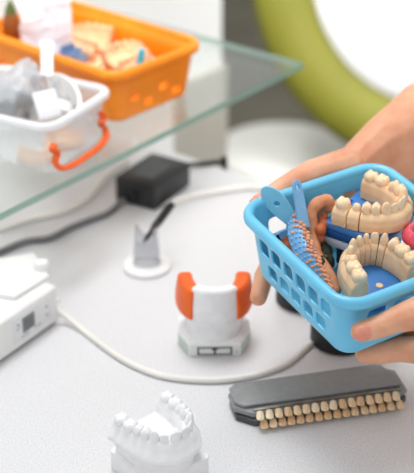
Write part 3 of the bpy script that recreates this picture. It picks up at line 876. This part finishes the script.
for v in range(2):
    bm = tooth_bm(7.2, 5.4, 7.0, 'incisor'); bmesh.ops.rotate(bm, matrix=Matrix.Rotation(math.radians(95), 3, 'X'), verts=bm.verts); tb.append(bm)
proto = []
for v, bm in enumerate(tb):
    proto.append(bm)
first = {}
for row, (y, z) in enumerate(((.5, 11.2), (-2.5, 5.2))):
    for i in range(NT):
        x = 10 + (gl - 14) * (i + .3 * row) / (NT - .4)
        mi = random.choice((0, 0, 1, 2)) if row == 0 else random.choice((0, 1, 1))
        if (row, mi) not in first:
            bm = tooth_bm(6.4, 5.0, 7.2, 'incisor')
            bmesh.ops.rotate(bm, matrix=Matrix.Rotation(math.radians(100), 3, 'X'), verts=bm.verts)
            q = obj('tooth_tab', bm, TAB[mi], sg, sharp=180); first[(row, mi)] = q
        else:
            q = first[(row, mi)].copy(); COL.objects.link(q); q.parent = sg
        q.location = (x * MM, y * MM, z * MM); q.rotation_euler = (0, 0, math.radians(random.uniform(-5, 5) - 12))
stem = None
for row in range(2):
    for i in range(NT):
        x = 10 + (gl - 14) * (i + .3 * row) / (NT - .4)
        if stem is None:
            b = bmesh.new(); box(b, (0, 0, 0), (2.2, 8, 1.0), .3); stem = q = obj('tab_stem', b, M['steel'], sg)
        else:
            q = stem.copy(); COL.objects.link(q); q.parent = sg
        q.location = (x * MM, (4.2 - 2 * row) * MM, (10.8 - 6 * row) * MM)

# ------------------------------------------------------------------ black jars under the basket
def jar(px, py, rad, h, label):
    c = at(px, py, 0)
    j = thing('jar', label, 'jar', c, group='black jars under the basket')
    b = bmesh.new(); lathe(b, [(0, 0), (rad - 1.5, 0), (rad, 1.5), (rad, h * .55), (rad - .8, h * .58), (0, h * .58)], 48, False); obj('jar_body', b, M['black_soft'], j)
    b = bmesh.new(); pts = []
    nr = 96
    for i in range(nr):
        a = 2 * PI * i / nr; r = rad + (.5 if (i // 2) % 2 else 0); pts.append((r * math.cos(a), r * math.sin(a)))
    prism(b, pts, h * .59, h, .6); obj('lid', b, M['black_soft'], j, sharp=25)
jar(303, 300, 24, 20, 'black low round jar on the desk under the left part of the basket')
jar(340, 340, 25, 28, 'black ribbed round jar on the desk under the basket front corner')

# ------------------------------------------------------------------ machine with display at the left
m0 = at(-18, 378, 0); m1 = at(60, 322.5, 0)
mu = (m1 - m0).normalized(); myaw = math.atan2(mu.y, mu.x); ml = (m1 - m0).length * 1000
mc = thing('heating_unit', 'white tabletop device with small grey display, at the left edge of the desk', 'dental device', m0, myaw)
print('machine len', ml, 'yaw', math.degrees(myaw))
MH = 36; MDp = 80
b = bmesh.new(); box(b, (ml / 2 - 20, MDp / 2, MH / 2 + 2), (ml + 40, MDp, MH - 1), 3, 3); obj('casing', b, M['machine'], mc)
for x in (0, ml - 8):
    for y in (8, MDp - 8):
        b = bmesh.new(); bb = bmesh.new(); lathe(bb, [(0, 0), (4, 0), (4, 3), (0, 3)], 16, False); merge(b, bb, Matrix.Translation((x, y, 0)))
        obj('foot', b, M['guide_dark'], mc)
mi_ = mc.matrix_basis.inverted()
def mloc(px, py, z):
    q = mi_ @ at(px, py, z); return q * 1000
b = bmesh.new(); box(b, (ml - 34, -.2, MH / 2 + 3), (48, .8, MH - 12), .3); obj('front_panel', b, M['panel'], mc)
b = bmesh.new(); box(b, (ml - 39, -.8, MH / 2 + 4), (15, .8, 14), .3); ds = obj('display', b, M['lcd'], mc)
b = bmesh.new()
for r_ in range(3):
    for k in range(3): box(b, (ml - 42.8 + k * 3.6, -1.3, MH / 2 + 7 - r_ * 3.2), (2.2, .4, 1.2))
q = obj('display_segments', b, M['ink'], ds, smooth=False)
b = bmesh.new()
for k, (x, z, w, h) in enumerate(((-52, 6, 3, 1.2), (-50.5, 4, 1.2, 5), (-53, 1.5, 2.4, 1.2), (-42, -5, 7, 1.4), (-44, -8, 9, 1.2), (-16, 5, 2, 2), (-16, -3, 2, 2), (-28, -7, 8, 1.1))):
    box(b, (ml + x, -.8, MH / 2 + 2 + z), (w, .5, h))
obj('panel_print', b, M['pale_ink'], mc, smooth=False)
b = bmesh.new(); prism(b, [(q.x, q.y) for q in (mloc(15, 296, .042), mloc(49, 275, .042), mloc(34, 252, .042), mloc(-30, 262, .042), mloc(-25, 290, .042))], MH + 1.2, MH + 6, 1.5); obj('lid', b, M['machine'], mc)
b = bmesh.new(); lathe(b, [(0, 0), (6, 0), (6.8, 1.5), (6.6, 5), (5.2, 7.2), (0, 7.8)], 32, False)
bmesh.ops.transform(b, matrix=Matrix.Translation((mloc(42, 267, .043).x, mloc(42, 267, .043).y, MH + 5.5)), verts=b.verts); obj('knob', b, M['white_plastic'], mc)
b = bmesh.new(); lathe(b, [(0, 0), (3.5, 0), (3.5, 6), (2.6, 12), (0, 12)], 20, False)
bmesh.ops.transform(b, matrix=Matrix.Translation((ml - 1, 10, 14)) @ Matrix.Rotation(PI / 2, 4, 'Y'), verts=b.verts); obj('cable_socket', b, M['machine'], mc)

def cable(name, px, r, m, label, z=None):
    pts = []
    for q in px:
        zz = (q[2] if len(q) > 2 else r + .0005)
        pts.append(at(q[0], q[1], zz))
    b = bmesh.new(); tube(b, smooth_path(pts, 10), r, 12); o = obj(name, b, m, scale=1); tag(o, label, 'cable'); return o
cable('cable', [(57, 311, .012), (66, 316, .008), (82, 329), (104, 346), (130, 363), (165, 376), (210, 380), (250, 376), (284, 365), (303, 350), (311, 343)], .0026, M['cable_white'], 'white cable curving from the device across the desk to the black jar')
cable('cable', [(166, 206), (178, 200), (195, 195), (220, 191), (250, 187), (285, 190), (300, 200)], .003, M['cable_white'], 'white cable lying behind the black pen toward the basket')

# ------------------------------------------------------------------ power adapter
a0 = at(155, 212, 0)
au = (at(189, 187, 0) - a0); ayaw = math.atan2(au.y, au.x); aw = 48
ad = thing('power_adapter', 'black power adapter brick on the desk beneath the glass shelf', 'power adapter', a0, ayaw)
b = bmesh.new(); box(b, (34, aw / 2, 14), (68, aw, 27), 2.5, 3); obj('casing', b, M['black'], ad)
b = bmesh.new(); box(b, (34, aw / 2, 27.4), (40, 24, .5)); obj('rating_plate', b, M['guide_dark'], ad)
b = bmesh.new(); box(b, (-1, aw * .62, 12), (4, 16, 14), 1); obj('socket', b, M['black_soft'], ad)
b = bmesh.new(); lathe(b, [(0, 0), (5, 0), (4, 12), (0, 12)], 16, False)
bmesh.ops.transform(b, matrix=Matrix.Translation((67, aw * .5, 13)) @ Matrix.Rotation(PI / 2, 4, 'Y'), verts=b.verts); obj('strain_relief', b, M['black_soft'], ad)
cable('cable', [(124, 199, .010), (118, 205, .004), (108, 213), (90, 220), (70, 228), (50, 238), (25, 242), (0, 252), (-25, 262)], .0032, M['cable_grey'], 'dark grey cable running from the black adapter to the left')
cable('cable', [(128, 160), (105, 178), (85, 200), (62, 212), (35, 218), (10, 226), (-20, 234)], .003, M['cable_white'], 'pale cable behind the dark grey adapter cable')
pE = ad.matrix_basis @ V3((.078, aw * .5 * MM, .013)); wE = pE.dot(W)
b = bmesh.new()
tube(b, smooth_path([pE, uw(DE - .012, wE - .010, .0045), uw(DE + .006, wE - .018, .001), uw(DE + .010, wE - .02, -.02), uw(DE + .012, wE - .02, -.3), uw(DE + .03, wE, FLOOR + .02), uw(DE + .2, wE + .1, FLOOR + .004)], 8), .0028); o = obj('cable', b, M['black_soft'], scale=1)
tag(o, 'black cable leaving the adapter over the far desk edge', 'cable')

# ------------------------------------------------------------------ clear stand with black pen
hl = at(147, 268, 0)
hd = thing('pen_stand', 'clear acrylic instrument stand with notched top on white disc foot', 'stand', hl)
b = bmesh.new(); lathe(b, [(0, 0), (21, 0), (22, 1.5), (22, 4), (20.5, 5.5), (0, 6)], 48, False); obj('foot', b, M['white_plastic'], hd)
b = bmesh.new(); NH = 40; rings = []
for j in range(7):
    f = j / 6; ring = []
    for i in range(NH):
        a = 2 * PI * i / NH
        top = 26 + 13 * abs(math.cos(a + .35)) ** 3 ; z = 5.5 + f * top
        r = 13 - 2.5 * f
        ring.append(b.verts.new((r * math.cos(a), r * .75 * math.sin(a), z)))
    rings.append(ring)
for a, c in zip(rings, rings[1:]):
    for i in range(NH): b.faces.new((a[i], a[(i + 1) % NH], c[(i + 1) % NH], c[i]))
obj('cup', b, M['acrylic'], hd, mods=[('SOLIDIFY', dict(thickness=.0016, offset=-1))])
pA = hl + V3((-.004, .001, .024)); pB = at(173, 203, .060)
# keep the pen inside the cup and leaning on its edge
b = bmesh.new()
dirp = (pB - pA); LP = dirp.length * 1000
lathe(b, [(0, 0), (.8, 1), (2.2, 8), (3, 14), (3, LP * .55), (3.5, LP * .56), (3.5, LP - 3), (2.8, LP), (0, LP)], 20, False)
pen = thing('pen', 'black pen tool leaning in the clear acrylic stand', 'pen', mtx=Matrix.Translation(pA) @ dirp.to_track_quat('Z', 'Y').to_matrix().to_4x4())
obj('barrel', b, M['black'], pen)
b = bmesh.new(); lathe(b, [(3.1, LP * .50), (3.7, LP * .505), (3.7, LP * .53), (3.1, LP * .535)], 20, False); obj('ring', b, M['guide_dark'], pen)
b = bmesh.new(); box(b, (0, 4.0, LP - 16), (1.6, 1, 26), .3); obj('clip', b, M['black'], pen)

# ------------------------------------------------------------------ orange basket on the shelf
OH = 54.0
n0 = at(117, 78, HS + OH * MM); n1 = at(205, 44, HS + OH * MM)
oyaw = math.atan2((n1 - n0).y, (n1 - n0).x)
osx = (n1 - n0).length * 1000 + 6; osy = 205.0
ux = V3((math.cos(oyaw), math.sin(oyaw), 0)); uy = V3((-ux.y, ux.x, 0))
oorg = n0 + ux * (osx / 2 - 3) * MM + uy * osy / 2 * MM; oorg.z = HS
print('orange', osx, math.degrees(oyaw), 'bottom corner px', proj(oorg - ux * (osx / 2 - 9) * MM - uy * (osy / 2 - 9) * MM))
ob = thing('basket', 'orange perforated plastic basket full of models, on the glass shelf', 'basket', oorg, oyaw)
OM = ob.matrix_basis.copy()
cols = (16, 36, 8); nx, ny, nc = cols
zr = [0, 1.2, 3, 6, 8, 10.5, 13, 15.5, 18, 20.5, 23, 25.5, 28, 34, 40, OH]
holes = []; o1 = 0
for n_ in (nx, ny, nx, ny):
    for k, c in enumerate(side_holes(o1, n_, 0)): holes.append((c, 4 if k % 2 else 8, 4, 4))
    o1 += n_ + nc
b = bmesh.new(); basket_wall(b, osx - 8, osy - 8, 18, OH, 8, cols, zr, holes, (.68, .80, 2), fillet=5)
obj('basket_body', b, M['orange'], ob, mods=[('SOLIDIFY', dict(thickness=.002, offset=-1))])
b = bmesh.new(); rim_sweep(b, osx - 9, osy - 9, 18, OH, [(a * 1.15, z * 1.4) for a, z in RIM]); obj('rim', b, M['orange'], ob, mods=[('SUBSURF', dict(levels=1, render_levels=1))])
OI = OM.inverted()
def ol(px, py, z):
    q = OI @ at(px, py, HS + z * MM); return V3((q.x * 1000, q.y * 1000, z))
def othing(name, label, cat, p, rz=0, group=None, rot=None):
    mx = OM @ Matrix.Translation(V3(p) * MM) @ (rot.to_4x4() if rot is not None else Matrix.Rotation(rz, 4, 'Z'))
    return thing(name, label, cat, mtx=mx, group=group)
def small_cast(name, label, p, rz, m, sc=1.0, tilt=0.0, n=12):
    t = othing(name, label, 'dental cast', p, rot=Matrix.Rotation(rz, 3, 'Z') @ Matrix.Rotation(tilt, 3, 'X'), group='peach casts in the orange basket')
    a_ = Arch(20 * sc, 34 * sc, 2.3); s_ = Sh(a_, (0, -16 * sc, 0)); b = bmesh.new()
    ridge(b, s_, 0, a_.len, [(x * sc, z * sc) for x, z in UD], 2)
    prism(b, [((a_(a_.len * i / 16)[0] * .95).x, (a_(a_.len * i / 16)[0] * .95).y - 16 * sc) for i in range(17)], 0, 8 * sc)
    obj('gum', fuse(b, 1.2, 4), m, t, sharp=180)
    for i in range(n): put_tooth(s_, a_.len * (i + .5) / n, 13 * sc, (SET[min(i, n - 1 - i) % 7][0], a_.len / n, 8 * sc, 7 * sc), m, t)
    return t
small_cast('dental_cast', 'large peach plaster cast at the rear of the orange basket', V3((22, 24, 28)), .4, M['peach'], 1.05, .12)
small_cast('dental_cast', 'peach plaster cast lying at the right inside the orange basket', V3((18, -36, 26)), -1.9, M['peach'], .98, .2)
small_cast('dental_cast', 'peach plaster cast beside the white bag in the orange basket', V3((-30, -26, 28)), 2.6, M['peach'], .75, -.15)
# aqua tube
p = V3((2, -70, 36))
t = othing('syringe_tip', 'bright aqua plastic tube standing among casts in the orange basket', 'tube', p, rot=Matrix.Rotation(.15, 3, 'X'))
b = bmesh.new(); lathe(b, [(0, 0), (4.4, 0), (4.4, 9), (3.4, 11), (3.4, 20), (2.6, 22), (0, 22)], 20, False); obj('tube_body', b, M['aqua'], t)
# slate blue trays
def blue_tray(p, rz, label, sc=1.0):
    t = othing('impression_tray', label, 'impression tray', p, rz)
    a_ = Arch(18 * sc, 28 * sc, 2.3); b = bmesh.new(); ridge(b, Sh(a_, (0, -12, 0)), 0, a_.len, [(8, 0), (8, 10), (7, 10), (7, 1.5), (-7, 1.5), (-7, 10), (-8, 10), (-8, 0)], 2)
    obj('tray_shell', b, M['slate'], t)
    b = bmesh.new(); box(b, (0, 28 * sc + 6, 5), (10, 24, 2), .6); obj('handle', b, M['slate'], t)
blue_tray(V3((-24, 2, 36)), 1.2, 'slate blue tray against the white bag in the orange basket', .5)
blue_tray(V3((-34, 34, 26)), 2.2, 'slate blue tray under the white bag in the orange basket', .62)

def crumple(bm, nu, nv, f, amp=3, sc=.06, seed=0):
    vs = []
    for i in range(nu + 1):
        row = []
        for j in range(nv + 1):
            p = f(i / nu, j / nv); d = noise.noise(p * sc + V3((seed, 0, 0))) * amp + noise.noise(p * sc * 3 + V3((0, seed, 0))) * amp * .4
            q = noise.noise(p * sc + V3((0, 0, seed + 9))) * amp * .6
            row.append(bm.verts.new(p + V3((q, d, q * .4))))
        vs.append(row)
    for i in range(nu):
        for j in range(nv): bm.faces.new((vs[i][j], vs[i + 1][j], vs[i + 1][j + 1], vs[i][j + 1]))
# white paper bag standing in the orange basket
pb0, pb1 = ol(24, 48, 40), ol(75, 44, 40)
hgt = 58
b = bmesh.new()
mid = (pb0 + pb1) / 2
def fbag(u, v):
    p = pb0.lerp(pb1, u) - mid; p.z = v * hgt - 12; return p + V3((0, 2, 0)) * v * 3
crumple(b, 24, 24, fbag, 4, .05, 3)
bgm = OM @ Matrix.Translation(V3((mid.x, mid.y, 40)) * MM)
b2 = bmesh.new()
wh = obj('paper_bag', b, M['paper'], sharp=180, mods=[('SOLIDIFY', dict(thickness=.003, offset=0)), ('SUBSURF', dict(levels=1, render_levels=1))]); b2.free()
wh.matrix_world = bgm; tag(wh, 'crumpled white paper bag standing up in the orange basket', 'bag')
# amber bottle with green cap
p = ol(13, 40, 40)
t = othing('bottle', 'small brown bottle with olive green pointed cap beside the white bag', 'bottle', (p.x, p.y, 42))
b = bmesh.new(); lathe(b, [(0, 0), (8, 0), (9.5, 3), (9.8, 12), (8.2, 22), (6, 27), (0, 27)], 28, False); obj('bottle_body', b, M['amber'], t)
b = bmesh.new(); lathe(b, [(0, 26.5), (6.4, 26.5), (5.8, 31), (3, 37), (1, 41), (0, 41)], 24, False); obj('cap', b, M['leaf'], t)
b = bmesh.new(); ball(b, (4, -8.2, 11), 4, 2, (1, .5, 1)); obj('label_spot', b, M['paper'], t)

# ------------------------------------------------------------------ clear container with orange clip on the shelf
KH = 50.0
k0 = at(49, 127, HS + KH * MM); k1 = at(108, 90, HS + KH * MM)
kyaw = math.atan2((k1 - k0).y, (k1 - k0).x); ksx = (k1 - k0).length * 1000 + 8; ksy = 130
ux = V3((math.cos(kyaw), math.sin(kyaw), 0)); uy = V3((-ux.y, ux.x, 0))
korg = k0 + ux * (ksx / 2 - 4) * MM + uy * (ksy / 2 - 4) * MM; korg.z = HS
print('clear', ksx, math.degrees(kyaw))
kb = thing('container', 'clear plastic container with orange clip handle at the front of the shelf', 'container', korg, kyaw)
KM = kb.matrix_basis.copy(); KI = KM.inverted()
b = bmesh.new(); basket_wall(b, ksx - 6, ksy - 6, 14, KH, 6, (8, 8, 6), [0, 1.5, 4, 12, 25, 38, KH], [], fillet=5)
obj('container_body', b, M['clear'], kb, mods=[('SOLIDIFY', dict(thickness=.0015, offset=-1))])
b = bmesh.new(); rim_sweep(b, ksx - 7, ksy - 7, 14, KH, [(a * 1.1, z) for a, z in RIM]); obj('rim', b, M['clear_rim'], kb, mods=[('SUBSURF', dict(levels=1, render_levels=1))])
# clip handle: bail on the front (-y) face
b = bmesh.new(); yy = -ksy / 2 + 1
hp = [(-28, yy - 1, 37), (-31, yy - 2, 33), (-26, yy - 2.5, 29), (-30, yy - 3, 22), (-27, yy - 6, 15), (-14, yy - 8, 12), (14, yy - 8, 12), (27, yy - 6, 15), (30, yy - 3, 22), (26, yy - 2.5, 29), (31, yy - 2, 33), (28, yy - 1, 37)]
hp = [(x * 1.32 - 10, y, z - 2) for x, y, z in hp]
sweep(b, smooth_path(hp, 6), circ(3.4, 10, 2.6)); 
obj('clip_handle', b, M['clip'], kb)
def kl(px, py, z):
    q = KI @ at(px, py, HS + z * MM); return V3((q.x * 1000, q.y * 1000, z))
def kthing(name, label, cat, p, rot=None):
    return thing(name, label, cat, mtx=KM @ Matrix.Translation(V3(p) * MM) @ (rot or Matrix.Identity(3)).to_4x4())
# plastic bag
p = kl(18, 92, 46); 
pbag = kthing('plastic_bag', 'crumpled clear plastic bag in the front container', 'bag', p)
b = bmesh.new(); ball(b, (0, 0, 0), 1, 5)
for v in b.verts:
    d = v.co.normalized(); r = 1 + .32 * noise.noise(d * 1.7) + .13 * abs(noise.noise(d * 3.5 + V3((3, 0, 0))))
    v.co = V3((d.x * 24 * r, d.y * 21 * r, d.z * 25 * r))
    if v.co.z > 5: v.co.x += (v.co.z - 5) * .25
obj('film', b, M['bag'], pbag, sharp=30)
b = bmesh.new()
for i in range(7): ball(b, (random.uniform(-10, 10), random.uniform(-10, 8), random.uniform(-20, -4)), random.uniform(5, 7.5), 1)
obj('bag_content', b, M['cable_grey'], pbag)
# white scoop / tray with upright handle
p = kl(62, 96, 46)
sc_ = kthing('impression_tray', 'white plastic impression tray with upright handle in the front container', 'impression tray', p)
h0 = kl(47, 76, 52) - p; h1 = kl(47, 42, 72) - p
b = bmesh.new(); ribbon(b, [h0.lerp(h1, i / 8) for i in range(9)], lambda f: 5.6 + (.6 if f > .8 else 0), 3, V3((.8, -.6, 0)))
obj('handle', b, M['white_plastic'], sc_)
b = bmesh.new(); pa_ = smooth_path([kl(46, 78, 50), kl(58, 76, 53), kl(70, 82, 53), kl(78, 94, 51), kl(80, 106, 46), kl(76, 114, 40)], 6)
sweep(b, [q - p for q in pa_], [(-1.5, -16), (1.5, -16), (1.5, 2), (-1.5, 2)])
obj('tray_wall', b, M['white_plastic'], sc_)
b = bmesh.new(); pc = [kl(46, 82, 34), kl(60, 80, 36), kl(74, 94, 34), kl(72, 112, 30), kl(56, 108, 30)]
vs = [b.verts.new(q - p) for q in pc]; b.faces.new(vs); obj('tray_floor', b, M['white_plastic'], sc_, mods=[('SOLIDIFY', dict(thickness=.002))])
# white card
p = kl(47, 104, 46)
b = bmesh.new(); box(b, (0, 0, 0), (22, 1.2, 24), .3)
cd = obj('card', b, M['paper']); cd.matrix_world = KM @ Matrix.Translation(p * MM) @ Matrix.Rotation(-.5, 4, 'Z') @ Matrix.Rotation(-.5, 4, 'X'); tag(cd, 'small white card between the plastic bag and the white tray', 'card')
def kcast(label, q, rz, sc, m):
    q = V3(q); t = kthing('dental_cast', label, 'dental cast', q, Matrix.Rotation(rz, 3, 'Z')); t['group'] = 'casts in the clear container'
    a_ = Arch(18 * sc, 30 * sc, 2.3); s_ = Sh(a_, (0, -14 * sc, 0)); b = bmesh.new(); ridge(b, s_, 0, a_.len, [(x * sc, zz * sc) for x, zz in UD], 2)
    prism(b, [((a_(a_.len * i / 16)[0] * .95).x, (a_(a_.len * i / 16)[0] * .95).y - 14 * sc) for i in range(17)], 0, 8 * sc)
    obj('gum', fuse(b, 1.2, 3), m, t, sharp=180)
    for i in range(12): put_tooth(s_, a_.len * (i + .5) / 12, 13 * sc, (SET[min(i, 11 - i) % 7][0], a_.len / 12, 8 * sc, 7 * sc), m, t)
kcast('peach cast inside the clear container behind its orange clip', (18, -30, 3), 1.0, .75, M['peach'])
kcast('peach cast inside the clear container at its near corner', (-23, -30, 3), 2.6, .68, M['peach'])

# ------------------------------------------------------------------ light
w = bpy.data.worlds.new('world'); S.world = w; w.use_nodes = True
bg = w.node_tree.nodes['Background']; bg.inputs['Color'].default_value = (1.0, 1.0, 1.0, 1); bg.inputs['Strength'].default_value = .7
def area(name, loc, tgt, size, energy, col=(1, 1, 1)):
    l = bpy.data.lights.new(name, 'AREA'); l.shape = 'DISK'; l.size = size; l.energy = energy; l.color = col
    o = bpy.data.objects.new(name, l); COL.objects.link(o); o.location = loc
    o.rotation_euler = (V3(tgt) - V3(loc)).to_track_quat('-Z', 'Y').to_euler(); return o
area('ceiling_lamp', (-.25, 1.3, 1.75), (0, .9, 0), 8e-1, 29)
area('window_light', (-1.3, .0, 1.3), (0.05, .85, .1), .8, 7, (.97, .98, 1))
l1 = area('chair_fill', (1.1, .5, 1.3), (.5, 2.0, -.1), .8, 4.5); l1.data.spread = math.radians(60)  # added fill without a real source, brightens the round chair's white cushion
l2 = area('shelf_fill', (-.2, .5, 1.3), (-.15, 1.5, .15), .5, 1.5); l2.data.spread = math.radians(55)  # added fill, no lamp there; lifts the white wall and the orange basket
S.view_settings.view_transform = 'Standard'; S.view_settings.look = 'None'; S.view_settings.exposure = 0.0
